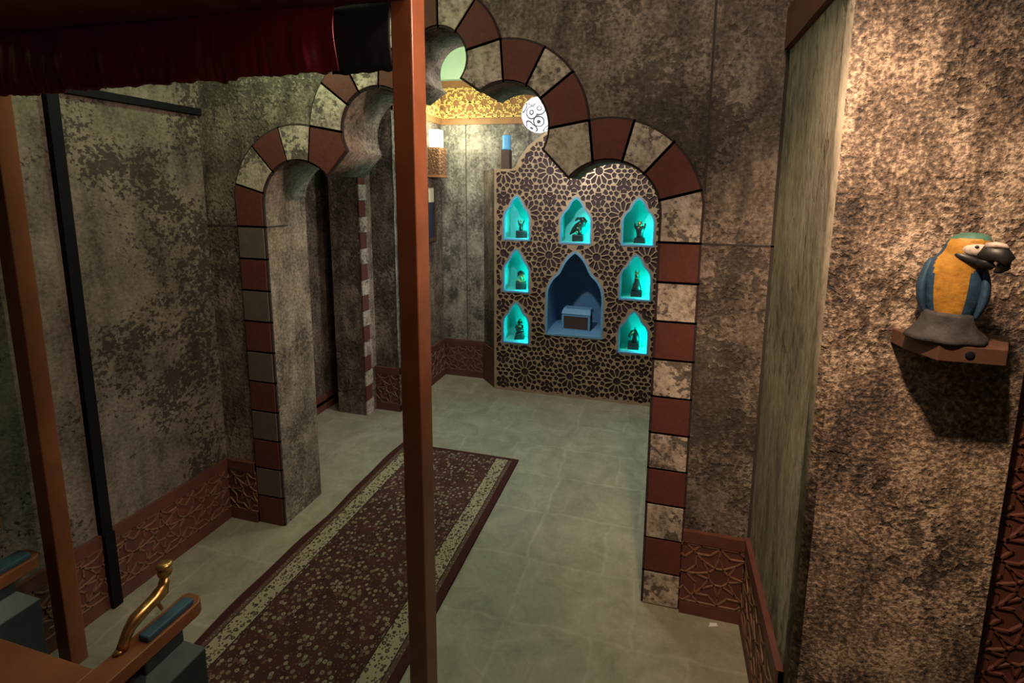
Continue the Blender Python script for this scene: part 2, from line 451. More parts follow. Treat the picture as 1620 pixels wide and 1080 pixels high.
# the wall with the multifoil arch: half profile in (offset from the axis, z)
AX = -0.842
def arc(c, r, a0, a1, n=14):
    return [(c[0] + r * math.cos(math.radians(a0 + (a1 - a0) * i / n)), c[1] + r * math.sin(math.radians(a0 + (a1 - a0) * i / n))) for i in range(n + 1)]
C1, R1, O1 = (.648, 1.525), .188, .333
C2, R2, O2 = (.265, 1.83), .165, .312
C3, R3, O3 = (0.0, 2.085), .115, .252
def circle_meet(c0, r0, c1, r1):
    """outer meeting point (larger x) of two circles"""
    d = math.hypot(c1[0] - c0[0], c1[1] - c0[1]); a = (r0 * r0 - r1 * r1 + d * d) / (2 * d); h = math.sqrt(r0 * r0 - a * a)
    ux, uz = (c1[0] - c0[0]) / d, (c1[1] - c0[1]) / d
    q = [(c0[0] + ux * a - uz * h * s_, c0[1] + uz * a + ux * h * s_) for s_ in (1, -1)]
    return max(q)
def ang(c, p): return math.degrees(math.atan2(p[1] - c[1], p[0] - c[0]))
J12 = circle_meet(C1, O1, C2, O2); J23 = circle_meet(C2, O2, C3, O3)
half = [(.836, 0.0), (.836, 1.525)] + arc(C1, R1, 0, 139, 26)[1:] + arc(C2, R2, -29, 127, 26) + arc(C3, R3, -39, 90, 20)
prof = [(AX + x, z) for x, z in half] + [(AX - x, z) for x, z in half[::-1]][1:]
WY0, WY1 = 1.73, 1.98
outer = [(.5, 0)] + [(.5, CEIL), (-2.35, CEIL), (-2.35, 0)] + prof[::-1]
bm = bmesh.new()
vs = [bm.verts.new((p[0], WY0, p[1])) for p in outer]
es = [bm.edges.new((vs[i], vs[(i + 1) % len(vs)])) for i in range(len(vs))]
bmesh.ops.triangle_fill(bm, edges=es, use_beauty=True, normal=(0, -1, 0))
r = bmesh.ops.extrude_face_region(bm, geom=bm.faces[:])
bmesh.ops.translate(bm, verts=[g for g in r['geom'] if isinstance(g, bmesh.types.BMVert)], vec=(0, WY1 - WY0, 0))
bmesh.ops.recalc_face_normals(bm, faces=bm.faces)
for f in bm.faces:
    if abs(f.normal.y) < .5:
        c = f.calc_center_median()
        if -1.9 < c.x < .3 and c.z < 2.5: f.material_index = 1
        f.smooth = abs(f.normal.x) < .98 and c.z > 1.5
me = bpy.data.meshes.new('wall_middle'); bm.to_mesh(me); bm.free()
# panel seams pressed into the same wall
m = MB(); m.v = [tuple(v.co) for v in me.vertices]; m.f = [list(p.vertices) for p in me.polygons]
m.mi = [p.material_index for p in me.polygons]; m.sm = [p.use_smooth for p in me.polygons]
for x0, x1 in ((-1.99, AX - .977), (AX + .977, .37)):
    m.box(x0, x1, WY0 - .0015, WY0 + .01, 1.424, 1.430, 2)
m.box(.134, .142, WY0 - .0015, WY0 + .01, 1.60, CEIL, 2)
m.box(.360, .37, WY0 - .0015, WY0 + .01, .3, 2.06, 2)
m.box(AX - .8375, AX - .834, WY0 + .002, WY1 - .12, 1.423, 1.429, 2)
struct(m.build('wall_middle', [M['wall'], M['soffit'], M['seam']]))

# ------------------------------------------------------------------ arch voussoirs (red and whitewashed blocks)
def half_blocks():
    """(polygon, colour) from the right foot to the crown; colour 0 red, 1 white"""
    out = []
    H = 1.427 / 10
    for k in range(10):
        out.append((rect(.836, .977, k * H, (k + 1) * H), 1 if k % 2 == 0 else 0, True))
    # springer with a sloped top
    a = math.radians(14)
    out.append(([(.836, 1.427), (.977, 1.427), (.979, 1.565)] + arc(C1, O1, 7, 15, 3)[1:] + arc(C1, R1, 15, 0, 3), 1, False))
    j1 = ang(C1, J12); j2 = ang(C2, J12); k2 = ang(C2, J23); k3 = ang(C3, J23)
    out.append((arc(C1, R1, 15, 48, 8) + arc(C1, O1, 48, 15, 8), 0, False))
    out.append((arc(C1, R1, 48, 75, 8) + arc(C1, O1, 75, 48, 8), 1, False))
    out.append((arc(C1, R1, 75, 107, 8) + arc(C1, O1, j1, 75, 8), 0, False))
    out.append((arc(C1, R1, 107, 139, 8) + arc(C2, R2, -29, -2, 6) + [J12], 1, False))
    out.append((arc(C2, R2, -2, 37, 9) + arc(C2, O2, 37, j2, 9), 0, False))
    out.append((arc(C2, R2, 37, 62, 8) + arc(C2, O2, 62, 37, 8), 1, False))
    out.append((arc(C2, R2, 62, 93, 8) + arc(C2, O2, k2, 62, 8), 0, False))
    out.append((arc(C2, R2, 93, 127, 8) + arc(C3, R3, -39, 12, 9) + [J23], 1, False))
    out.append((arc(C3, R3, 12, 53, 8) + arc(C3, O3, 53, k3, 9), 0, False))
    out.append((arc(C3, R3, 53, 90, 8) + arc(C3, O3, 90, 53, 9), 1, False))
    return out
def shrink(poly, d):
    """inset a polygon by d along the vertex normals"""
    n = len(poly); A = sum(poly[i][0] * poly[(i + 1) % n][1] - poly[(i + 1) % n][0] * poly[i][1] for i in range(n))
    sg = 1 if A > 0 else -1; out = []
    for i in range(n):
        p0 = Vector(poly[i - 1]); p = Vector(poly[i]); p1 = Vector(poly[(i + 1) % n])
        e0 = (p - p0); e1 = (p1 - p)
        if e0.length < 1e-6: e0 = e1
        if e1.length < 1e-6: e1 = e0
        e0 = e0.normalized(); e1 = e1.normalized()
        n0 = Vector((-e0.y, e0.x)) * sg; n1 = Vector((-e1.y, e1.x)) * sg
        b = n0 + n1
        b = n0 if b.length < 1e-5 else b.normalized()
        k = d / max(.45, b.dot(n0))
        out.append((p.x + b.x * k, p.y + b.y * k))
    return out
def dedupe(poly):
    out = []
    for p in poly:
        if not out or (Vector(p) - Vector(out[-1])).length > 1e-4: out.append(p)
    if (Vector(out[0]) - Vector(out[-1])).length < 1e-4: out.pop()
    return out
m = MB()
for poly, c, jamb in half_blocks():
    poly = dedupe(poly)
    for side in (1, -1):
        cc = c if side == 1 else 1 - c
        pl = [(AX + side * x, z) for x, z in poly]
        m.prism(shrink(pl, -.004), WY0 - .0025, WY0 + .006, 'y', 2)
        mi = cc
        if side == -1 and jamb and cc == 1: mi = 3          # the left foot is painted a plain grey
        m.prism(shrink(pl, .0050), WY0 - .008, WY0 + .002, 'y', mi)
o = struct(m.build('trim_1', [M['red_block'], M['white_block'], M['joint'], M['grey_block']]))

# ------------------------------------------------------------------ back room walls
m = MB(); m.box(-2.2, -1.97, 2.82, 4.1, 0, CEIL); m.box(-1.97, -1.79, 2.95, 4.1, 0, CEIL); m.box(-2.2, -1.97, 1.98, 2.82, 2.05, CEIL)
m.box(-1.7905, -1.784, 2.9475, 2.955, .32, 2.1, 1)
struct(m.build('wall_back_left', [M['wall'], M['back_plaster']]))
m = MB(); m.box(-2.6, -2.33, 1.9, 3.3, 0, CEIL); struct(m.build('wall_alcove', M['wall']))
m = MB(); m.box(-2.33, -2.2, 3.05, 3.3, 0, CEIL); struct(m.build('wall_alcove_end', M['wall']))
m = MB(); m.box(-1.79, -1.20, 3.70, 4.1, 0, CEIL); m.box(-1.2, .5, 3.70, 4.1, 1.72, CEIL); m.box(.052, .5, 3.70, 4.1, 0, 1.72)
m.box(-1.576, -1.570, 3.6985, 3.71, .3, 2.12, 1); m.box(-1.79, -1.2, 3.6985, 3.71, .0, .001, 1)
struct(m.build('wall_back', [M['back_plaster'], M['seam']]))
m = MB(); m.box(-1.788, .4, 3.690, 3.70, 2.44, CEIL - .002); m.box(-1.79, -1.782, 2.96, 3.69, 2.44, CEIL - .002)
struct(m.build('trim_6', M['pale_paint']))
m = MB(); m.box(.37, .5, 1.98, 4.1, 0, CEIL); struct(m.build('wall_back_right', M['back_plaster']))

# jamb blocks of the side doorway
m = MB(); hj = 1.0 / 9.15
k = 0; z = 0.0
while z < 2.0:
    z1 = z + .1085
    white = k % 2 == 0
    d = .078 if white else .062
    m.box(-1.974, -1.964 if white else -1.967, 2.817, 2.82 + d, z + .002, z1 - .002, 1 if white else 0)
    m.box(-1.974, -1.968, 2.819, 2.82 + .06, z, z1, 2)
    z = z1; k += 1
m.box(-1.972, -1.9665, 2.885, 2.948, .33, 2.0, 3)  # paler plaster strip paints in the lit edge of the wall
struct(m.build('trim_2', [M['red_block'], M['white_block'], M['joint'], M['soffit']]))

# ------------------------------------------------------------------ pier on the right
pts = [(.37, 1.73)]
rc = .028
for i in range(9):
    a = PI + (PI / 2) * i / 8
    pts.append((.37 + rc + rc * math.cos(a), 1.20 + rc + rc * math.sin(a)))
pts += [(.772, 1.20), (.775, 1.203), (.775, 1.29), (1.4, 1.29), (1.4, 1.73)]
m = MB(); m.prism(pts, 0, CEIL, 'z')
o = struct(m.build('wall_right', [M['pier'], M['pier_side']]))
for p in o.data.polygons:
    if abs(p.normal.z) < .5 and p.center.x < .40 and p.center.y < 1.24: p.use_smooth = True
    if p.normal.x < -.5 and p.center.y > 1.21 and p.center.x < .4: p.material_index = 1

# ------------------------------------------------------------------ carved boards (baseboards, frieze)
def cell_segments():
    seg = []
    c = (.5, .5)
    def P(r, a): return (c[0] + r * math.cos(math.radians(a)), c[1] + r * math.sin(math.radians(a)))
    for k in range(8):
        a = 22.5 + 45 * k
        seg.append((P(.15, a), P(.15, a + 45)))
        seg.append((P(.15, a), P(.335, a + 22.5))); seg.append((P(.15, a), P(.335, a - 22.5)))
        seg.append((P(.47, 45 * k), P(.47 * .7654, a))); seg.append((P(.47 * .7654, a), P(.47, 45 * k + 45)))
    for k in range(8):
        seg.append((P(.335, 45 * k), P(.47 if k % 2 else .5, 45 * k)))
        if k % 2: seg.append((P(.47, 45 * k), P(.7071, 45 * k)))
    for a, b in (((.25, 0), (0, .25)), ((.75, 0), (1, .25)), ((0, .75), (.25, 1)), ((1, .75), (.75, 1))): seg.append((a, b))
    return seg
CELL = cell_segments()
def carved_board(name, p0, p1, nrm, z0, z1, rails=(.05, .045), th=.018, mats=None, w=.008, h=.004, cell=None, phase=0.0):
    """board on a wall from p0 to p1 (xy, on the wall plane), facing nrm, with raised star lines between two rails"""
    p0 = Vector((p0[0], p0[1], 0)); p1 = Vector((p1[0], p1[1], 0)); n = Vector((nrm[0], nrm[1], 0)).normalized()
    L = (p1 - p0).length; d = (p1 - p0).normalized()
    def pt(s, z, o): return p0 + d * s + n * o + Vector((0, 0, z))
    m = MB()
    def slab(za, zb, o, mi):
        v = [pt(0, za, 0), pt(L, za, 0), pt(L, za, o), pt(0, za, o), pt(0, zb, 0), pt(L, zb, 0), pt(L, zb, o), pt(0, zb, o)]
        m.add(v, ((0, 3, 2, 1), (4, 5, 6, 7), (0, 1, 5, 4), (1, 2, 6, 5), (2, 3, 7, 6), (3, 0, 4, 7)), mi)
    slab(z0 + .002, z1 - .002, th - .006, 0)
    slab(z0, z0 + rails[0], th, 0); slab(z1 - rails[1], z1, th, 0)
    za, zb = z0 + rails[0], z1 - rails[1]
    H = zb - za; cs = cell or H; o = th - .006
    m.bar(pt(0, za + w * .7, o), pt(L, za + w * .7, o), n, w, h, 1)
    m.bar(pt(0, zb - w * .7, o), pt(L, zb - w * .7, o), n, w, h, 1)
    i = -1
    while i * cs + phase < L:
        for a, b in CELL:
            sa, sb = (a[0] + i) * cs + phase, (b[0] + i) * cs + phase
            ta, tb = a[1], b[1]
            if sa > sb: sa, sb, ta, tb = sb, sa, tb, ta
            if sb < 0 or sa > L: continue
            if sa < 0: ta = ta + (tb - ta) * (0 - sa) / (sb - sa); sa = 0
            if sb > L: tb = ta + (tb - ta) * (L - sa) / (sb - sa); sb = L
            m.bar(pt(sa, za + ta * H, o), pt(sb, za + tb * H, o), n, w, h, 1)
        i += 1
    return struct(m.build(name, mats or [M['board'], M['board_line']]))
carved_board('baseboard_left', (-1.99, -1.5), (-1.99, 1.73), (1, 0), 0, .305, phase=.06)
carved_board('baseboard_middle_left', (-1.972, 1.73), (AX - .977, 1.73), (0, -1), 0, .305)
carved_board('baseboard_middle_right', (AX + .977, 1.73), (.352, 1.73), (0, -1), 0, .345, phase=.01)
carved_board('baseboard_right', (.37, 1.73), (.37, 1.22), (-1, 0), 0, .35)
carved_board('baseboard_back_corner', (-1.97, 2.95), (-1.772, 2.95), (0, -1), 0, .325, w=.010)
carved_board('baseboard_back_left', (-1.79, 2.934), (-1.79, 3.70), (1, 0), 0, .325)
carved_board('baseboard_back', (-1.772, 3.70), (-1.42, 3.70), (0, -1), 0, .325, w=.009)
carved_board('baseboard_back_right', (.37, 3.70), (.37, 1.98), (-1, 0), 0, .325)
carved_board('baseboard_alcove', (-2.33, 1.98), (-2.33, 3.05), (1, 0), 0, .12, w=.008)
carved_board('trim_3', (-1.77, 3.70), (.37, 3.70), (0, -1), 2.12, 2.46, rails=(.048, .05), th=.02, mats=[M['frieze'], M['frieze_line_lit']], w=.014, h=.006)
carved_board('trim_4', (-1.79, 2.95), (-1.79, 3.70), (1, 0), 2.12, 2.46, rails=(.048, .05), th=.02, mats=[M['frieze'], M['frieze_line_lit']], w=.014, h=.006)
carved_board('trim_5', (.37, 1.725), (.37, 1.20), (-1, 0), 2.055, 2.42, rails=(.12, .05))

# tall red carved panel beyond the pier
m = MB(); sc = thing('carved_screen', 'tall dark red carved panel at the right edge beyond the parrot pier', 'carved panel', (1.08, 1.27, 0))
m.box(.79, 1.349, 1.262, 1.288, 0, 2.3); m.build('board', M['board'], sc)
m = MB()
for i in range(3):
    for j in range(12):
        for a, b in CELL:
            x0, x1 = .80 + (a[0] + i) * .18, .80 + (b[0] + i) * .18
            m.bar((x0, 1.262, .05 + (a[1] + j) * .18), (x1, 1.262, .05 + (b[1] + j) * .18), (0, -1, 0), .008, .005)
m.build('carved_lines', M['board'], sc)

# ------------------------------------------------------------------ niche wall panel
PY = 3.52
def niche_outline(cx, z0, hw, h, grow=0.0):
    hp = [(1, 0), (1, .30), (1, .48), (.975, .545), (.92, .60), (.84, .65), (.73, .695), (.60, .735), (.52, .775), (.45, .83), (.37, .88), (.26, .93), (.12, .975), (0, 1.0)]
    pl = [(cx + x * hw, z0 + y * h) for x, y in hp] + [(cx - x * hw, z0 + y * h) for x, y in hp[::-1]][1:]
    return shrink(pl, -grow) if grow else pl
NICHES = [  # cx, bottom z, half width, height, depth, kind
    (-1.080, 1.222, .107, .342, .16), (-0.620, 1.212, .118, .348, .16), (-0.163, 1.216, .117, .348, .16),
    (-1.080, .812, .107, .342, .16), (-0.166, .812, .115, .340, .16),
    (-1.080, .398, .110, .336, .16), (-0.165, .402, .112, .328, .16),
    (-0.618, .495, .220, .660, .42)]
hd = [(-1.262, 0.0), (.05, 0.0), (.05, 1.76), (-.135, 1.762)]
dome = [(-1.115, 1.762), (-1.09, 1.785), (-1.063, 1.843), (-1.0, 1.927), (-.937, 1.975), (-.879, 2.018), (-.80, 2.07), (-.72, 2.13), (-.66, 2.20), (-.62, 2.28)]
hd += [(-1.24 - x, z) for x, z in dome[:-1]] + dome[::-1] + [(-1.262, 1.762)]
panel_outline = dedupe(hd)
def inside(p, poly):
    r = False; n = len(poly)
    for i in range(n):
        x0, y0 = poly[i]; x1, y1 = poly[(i + 1) % n]
        if (y0 > p[1]) != (y1 > p[1]) and p[0] < (x1 - x0) * (p[1] - y0) / (y1 - y0) + x0: r = not r
    return r
pn = thing('display_panel', 'tall bronze lattice wall panel with glowing turquoise arched niches', 'display panel', (-.62, PY, 0))
# lattice cells: twelve-petal rosettes on a triangular grid, three-armed cells between them
P_ = .365
def rosette_cells():
    cells = []
    def poly(cx, cz, r, n, a0=0): return [(cx + r * math.cos(math.radians(a0 + 360 * i / n)), cz + r * math.sin(math.radians(a0 + 360 * i / n))) for i in range(n)]
    def kite(cx, cz, a, pts):
        ca, sa = math.cos(math.radians(a)), math.sin(math.radians(a))
        return [(cx + u * ca - v * sa, cz + u * sa + v * ca) for u, v in pts]
    row = P_ * math.sqrt(3) / 2
    for j in range(-2, 10):
        for i in range(-4, 6):
            cx = -.64 + P_ * (i + (.5 if j % 2 else 0)); cz = .17 + row * j
            cells.append(poly(cx, cz, .072 * P_, 12, 15))
            def add(a, q): cells.append(kite(cx, cz, a, [(u * P_, v * P_) for u, v in q]))
            for k in range(12):
                a = 30 * k
                add(a, [(.105, .009), (.175, .031), (.24, .047), (.287, 0), (.24, -.047), (.175, -.031), (.105, -.009)])
                add(a + 15, [(.262, 0), (.30, .046), (.350, .034), (.350, -.034), (.30, -.046)])
                if k % 2 == 0:      # towards a neighbour
                    add(a, [(.320, 0), (.352, .038), (.405, .038), (.437, 0), (.405, -.038), (.352, -.038)])
                    add(a, [(.385, .068), (.43, .054), (.486, .052), (.486, .105), (.425, .120)])
                    add(a, [(.385, -.068), (.425, -.120), (.486, -.105), (.486, -.052), (.43, -.054)])
                    if k in (0, 2, 4):
                        cells.append(poly(*kite(cx, cz, a, [(.5 * P_, 0)])[0], .038 * P_, 8, 22.5))
                else:               # towards a triangle centre
                    add(a, [(.320, 0), (.350, .038), (.398, .030), (.412, 0), (.398, -.030), (.350, -.038)])
                    add(a, [(.438, 0), (.452, .045), (.497, .062), (.512, 0), (.497, -.062), (.452, -.045)])
            for a in (30, 90):      # the two triangle centres owned by this rosette
                tx = cx + P_ / math.sqrt(3) * math.cos(math.radians(a)); tz = cz + P_ / math.sqrt(3) * math.sin(math.radians(a))
                w, Lh = .033 * P_, .150 * P_
                yy = []
                for k in range(3):
                    an = a + 120 * k
                    yy += kite(tx, tz, an, [(Lh * .86, -w), (Lh, 0), (Lh * .86, w)])
                    yy += kite(tx, tz, an + 60, [(w * 1.15, 0)])
                cells.append(yy)
    return cells
niche_grown = [niche_outline(c[0], c[1], c[2], c[3], .006) for c in NICHES]
niche_bbox = [(min(p[0] for p in q) - .05, max(p[0] for p in q) + .05, min(p[1] for p in q) - .05, max(p[1] for p in q) + .05) for q in niche_grown]
inner_panel = shrink(panel_outline, .013)
holes = []
for c in rosette_cells():
    mx = sum(p[0] for p in c) / len(c); mz = sum(p[1] for p in c) / len(c)
    if not (-1.3 < mx < .1 and -.05 < mz < 2.3): continue
    nb = [q for q, bb in zip(niche_grown, niche_bbox) if bb[0] < mx < bb[1] and bb[2] < mz < bb[3]]
    good = [p for p in c if inside(p, inner_panel) and not any(inside(p, q) for q in nb)]
    if len(good) == len(c): holes.append(c)
    elif len(good) >= 4 and len(c) < 13: holes.append(good)
def seg_dist(p, a, b):
    dx, dy = b[0] - a[0], b[1] - a[1]; L = dx * dx + dy * dy
    t = 0 if L == 0 else max(0, min(1, ((p[0] - a[0]) * dx + (p[1] - a[1]) * dy) / L))
    return math.hypot(p[0] - a[0] - t * dx, p[1] - a[1] - t * dy)
def grow_cells(cells, w, fixed, passes=3):
    """let every opening grow until only bars of width w are left between neighbours"""
    for _ in range(passes):
        cen = [(sum(p[0] for p in c) / len(c), sum(p[1] for p in c) / len(c)) for c in cells]
        grid = {}
        for i, c in enumerate(cen): grid.setdefault((int(c[0] // .06), int(c[1] // .06)), []).append(i)
        new = []
        for i, c in enumerate(cells):
            gx, gz = int(cen[i][0] // .06), int(cen[i][1] // .06)
            nbr = [j for a in (-2, -1, 0, 1, 2) for b in (-2, -1, 0, 1, 2) for j in grid.get((gx + a, gz + b), ()) if j != i]
            out = []
            n = len(c)
            area = sum(c[k - 1][0] * c[k][1] - c[k][0] * c[k - 1][1] for k in range(n))
            if area < 0: c = c[::-1]
            for k in range(n):
                p0, p, p1 = Vector(c[k - 1]), Vector(c[k]), Vector(c[(k + 1) % n])
                e0 = (p - p0).normalized(); e1 = (p1 - p).normalized()
                nn = Vector((e0.y, -e0.x)) + Vector((e1.y, -e1.x))
                nn = nn.normalized() if nn.length > 1e-6 else Vector((0, 0))
                if e0.x * e1.y - e0.y * e1.x < -.3: out.append(tuple(p)); continue      # inner corner stays
                d = .02
                for j in nbr:
                    q = cells[j]
                    if math.hypot(cen[j][0] - p.x, cen[j][1] - p.y) > .09: continue
                    for t in range(len(q)): d = min(d, (seg_dist(p, q[t - 1], q[t]) - w) * .45)
                for q in fixed:
                    for t in range(len(q)): d = min(d, seg_dist(p, q[t - 1], q[t]) - w)
                d = max(0, d) * .8
                out.append((p.x + nn.x * d, p.y + nn.y * d))
            new.append(out)
        cells = new
    return cells
holes = grow_cells(holes, .0066, niche_grown + [inner_panel], 5)
inner_holes = [niche_outline(c[0], c[1], c[2], c[3], -.004) for c in NICHES]
lat = fill_holes(panel_outline, holes + inner_holes, PY - .012, PY - .004, 'lattice', M['lattice'], pn)
fill_holes(shrink(panel_outline, .004), inner_holes, PY - .002, PY + .012, 'backing', M['backing'], pn)
# angled plaster cheek on the left and the solid sides behind the plate
m = MB(); m.prism([(-1.258, PY + .0), (-1.42, 3.70), (-1.258, 3.70)], 0, 1.758, 'z')
m.build('side_cheek', M['wall'], pn)
m = MB(); m.prism([(-1.262, PY - .001), (-1.432, 3.687), (-1.432, 3.69), (-1.25, PY + .02)], 0, .315, 'z')
m.build('cheek_baseboard', M['board'], pn)
m = MB(); m.box(-1.255, .05, PY + .012, 3.70, 1.735, 1.758); m.box(.03, .05, PY + .012, 3.70, 0, 1.735)
m.build('panel_carcass', M['backing'], pn)
for cx, z0, hw, h, dep in NICHES:
    big = dep > .3
    inner = niche_outline(cx, z0, hw, h, -.010 if not big else -.013)
    outn = niche_outline(cx, z0, hw, h, .003)
    n = len(inner); m = MB()
    y0, y1 = PY - .017, PY + .012
    v = [(p[0], y0, p[1]) for p in outn] + [(p[0], y0, p[1]) for p in inner] + [(p[0], y1, p[1]) for p in outn] + [(p[0], y1, p[1]) for p in inner]
    f = []
    for i in range(n):
        k = (i + 1) % n
        f += [(i, k, n + k, n + i), (n + i, n + k, 3 * n + k, 3 * n + i), (i, 2 * n + i, 2 * n + k, k), (2 * n + i, 3 * n + i, 3 * n + k, 2 * n + k)]
    m.add(v, f)
    fr = m.build('niche_frame', M['blue_paint'], pn)
    # box behind the plate
    b = MB(); t = .004
    xa, xb = cx - hw + .004, cx + hw - .004
    za, zb = z0 + .012, z0 + h + (.01 if not big else .02)
    ya, yb = PY + .0125, PY + dep
    b.box(xa - t, xb + t, ya, yb + t, za - t, za); b.box(xa - t, xb + t, ya, yb + t, zb, zb + t)
    b.box(xa - t, xa, ya, yb, za, zb); b.box(xb, xb + t, ya, yb, za, zb); b.box(xa - t, xb + t, yb, yb + t, za, zb)
    b.build('niche_box', M['niche_led_tint'] if not big else M['blue_paint'], pn)
    if not big:
        lamp('niche_led', 'POINT', (cx + hw - .022, PY + .030, z0 + h * .26), 1.1, (.0, 1.0, .80), .012)
        lamp('niche_led', 'POINT', (cx, PY + .030, z0 + h * .955), .10, (.0, 1.0, .72), .01)
# finial on the left shoulder
fx = -1.186
m = MB(); m.box(fx - .033, fx + .033, 3.545, 3.611, 1.758, 1.908)
fin = m.build('finial', M['brown_paint'], pn, bevel=.002)
m = MB(); m.lathe([(.034, 1.9085), (.036, 1.92), (.033, 1.93), (.033, 2.0), (.036, 2.012), (.03, 2.018)], 20, mat=Matrix.Translation((fx, 3.578, 0)))
m.build('blue_drum', M['blue_bright'], fin)
m = MB(); m.lathe([(.030, 2.018), (.024, 2.036), (.012, 2.052), (.002, 2.066)], 20, mat=Matrix.Translation((fx, 3.578, 0)))
m.build('pointed_cap', M['tip'], fin)

# ------------------------------------------------------------------ figurines in the niches
FG = 'dark figurines in the turquoise niches'
def figurine(label, loc, cat='figurine'):
    return thing('figurine', label, cat, loc, FG)
def RZ(a): return Matrix.Rotation(a, 4, 'Z')
def at(loc, a=0): return Matrix.Translation(loc) @ RZ(a)
def pedestal(root, loc, w, d, h, a, top=None):
    m = MB(); t = top or w
    mt = at(loc, a)
    v = [mt @ Vector(p) for p in ((-w / 2, -d / 2, 0), (w / 2, -d / 2, 0), (w / 2, d / 2, 0), (-w / 2, d / 2, 0), (-t / 2, -d / 2, h), (t / 2, -d / 2, h), (t / 2, d / 2, h), (-t / 2, d / 2, h))]
    m.add(v, ((0, 3, 2, 1), (4, 5, 6, 7), (0, 1, 5, 4), (1, 2, 6, 5), (2, 3, 7, 6), (3, 0, 4, 7)))
    return m.build('pedestal', M['ped_black'], root, bevel=.002)
def W3(loc, a, p): return at(loc, a) @ Vector(p)
YF = 3.60
# 1 top left: small bird with raised wings on a broad block
L = (-1.066, YF, 1.2342); t = figurine('black winged-looking little figurine on a broad black block, top left turquoise niche', L)
pedestal(t, L, .088, .075, .055, .25)
m = MB(); A = .25
m.tube([W3(L, A, (-.005, 0, .054)), W3(L, A, (-.005, 0, .07)), W3(L, A, (-.005, 0, .09)), W3(L, A, (-.005, 0, .104))], [.012, .017, .013, .006])
for s in (-1, 1):
    m.tube([W3(L, A, (-.005 + s * .004, 0, .085)), W3(L, A, (-.005 + s * .014, 0, .105)), W3(L, A, (-.005 + s * .021, 0, .125)), W3(L, A, (-.005 + s * .025, 0, .140))], [.008, .007, .0055, .002])
m.ell(W3(L, A, (-.005, -.006, .104)), (.010, .010, .009))
m.build('figure', M['bronze_dark'], t)
m = MB(); m.ell(W3(L, A, (-.005, 0, .128)), (.011, .008, .009)); m.build('crest', M['bronze_gold'], t)
# 2 top middle: hunched horned bird
L = (-.618, YF, 1.2242); t = figurine('black hunched bird figurine with curled back, upper middle turquoise niche', L)
pedestal(t, L, .082, .075, .05, .1)
m = MB()
m.tube([W3(L, 0, p) for p in ((-.062, 0, .048), (-.045, 0, .068), (-.028, 0, .09), (-.008, 0, .112), (.018, 0, .128), (.040, 0, .136), (.050, 0, .150), (.036, 0, .168), (.012, 0, .172))],
       [.004, .013, .02, .025, .027, .026, .024, .02, .012])
m.tube([W3(L, 0, p) for p in ((.015, -.006, .05), (.012, -.004, .075), (.010, 0, .11))], [.016, .017, .02])
for s in (-1, 1):
    m.tube([W3(L, 0, p) for p in ((.012, s * .008, .17), (-.004, s * .012, .178), (-.016, s * .014, .172))], [.008, .006, .002])
m.tube([W3(L, 0, p) for p in ((-.004, 0, .17), (-.018, 0, .160), (-.022, 0, .152))], [.009, .006, .002])
m.build('figure', M['bronze_dark'], t)
m = MB(); m.ell(W3(L, 0, (-.004, -.022, .07)), (.008, .006, .010)); m.ell(W3(L, 0, (.0, -.024, .102)), (.007, .005, .007)); m.build('gilded_spots', M['bronze_gold'], t)
# 3 top right: torso holding up a shining ball
L = (-.153, YF, 1.2282); t = figurine('black torso figurine with a shining round head, top right turquoise niche', L)
pedestal(t, L, .085, .07, .04, 0, .075)
m = MB()
rings = []
for z, rx, ry in ((.04, .026, .022), (.06, .024, .02), (.08, .027, .022), (.10, .033, .022), (.118, .036, .02), (.128, .022, .014)):
    rings.append([W3(L, 0, (rx * math.cos(2 * PI * k / 16), ry * math.sin(2 * PI * k / 16), z)) for k in range(16)])
m.loft(rings)
for s in (-1, 1):
    m.tube([W3(L, 0, p) for p in ((s * .030, 0, .112), (s * .037, -.004, .13), (s * .036, -.006, .148))], [.010, .008, .005])
m.build('figure', M['bronze_dark'], t)
m = MB(); m.ell(W3(L, 0, (.0, -.008, .142)), (.020, .018, .022)); m.build('round_head', M['bronze_gold'], t)
# 4 middle left: coiled ring under a dark cap
L = (-1.068, YF, .8242); t = figurine('gilded coiled snake figurine with dark head on a black block, middle left turquoise niche', L)
pedestal(t, L, .085, .08, .055, .3)
m = MB()
pts = []; rad = []
for k in range(23):
    a = -PI * .95 + k / 22 * PI * 1.75
    pts.append(W3(L, 0, (.002 + .030 * math.cos(a), -.012 + .010 * k / 22, .085 + .026 * math.sin(a)))); rad.append(.0095 - .002 * k / 22)
m.tube(pts, rad, seg=10); m.ell(W3(L, 0, (.002, -.004, .088)), (.013, .01, .02)); m.build('coil', M['bronze_gold'], t)
m = MB()
m.tube([W3(L, 0, p) for p in ((-.022, 0, .10), (-.020, 0, .122), (-.006, 0, .135), (.016, -.002, .128), (.034, -.004, .116))], [.010, .013, .014, .011, .003])
m.build('head', M['bronze_dark'], t)
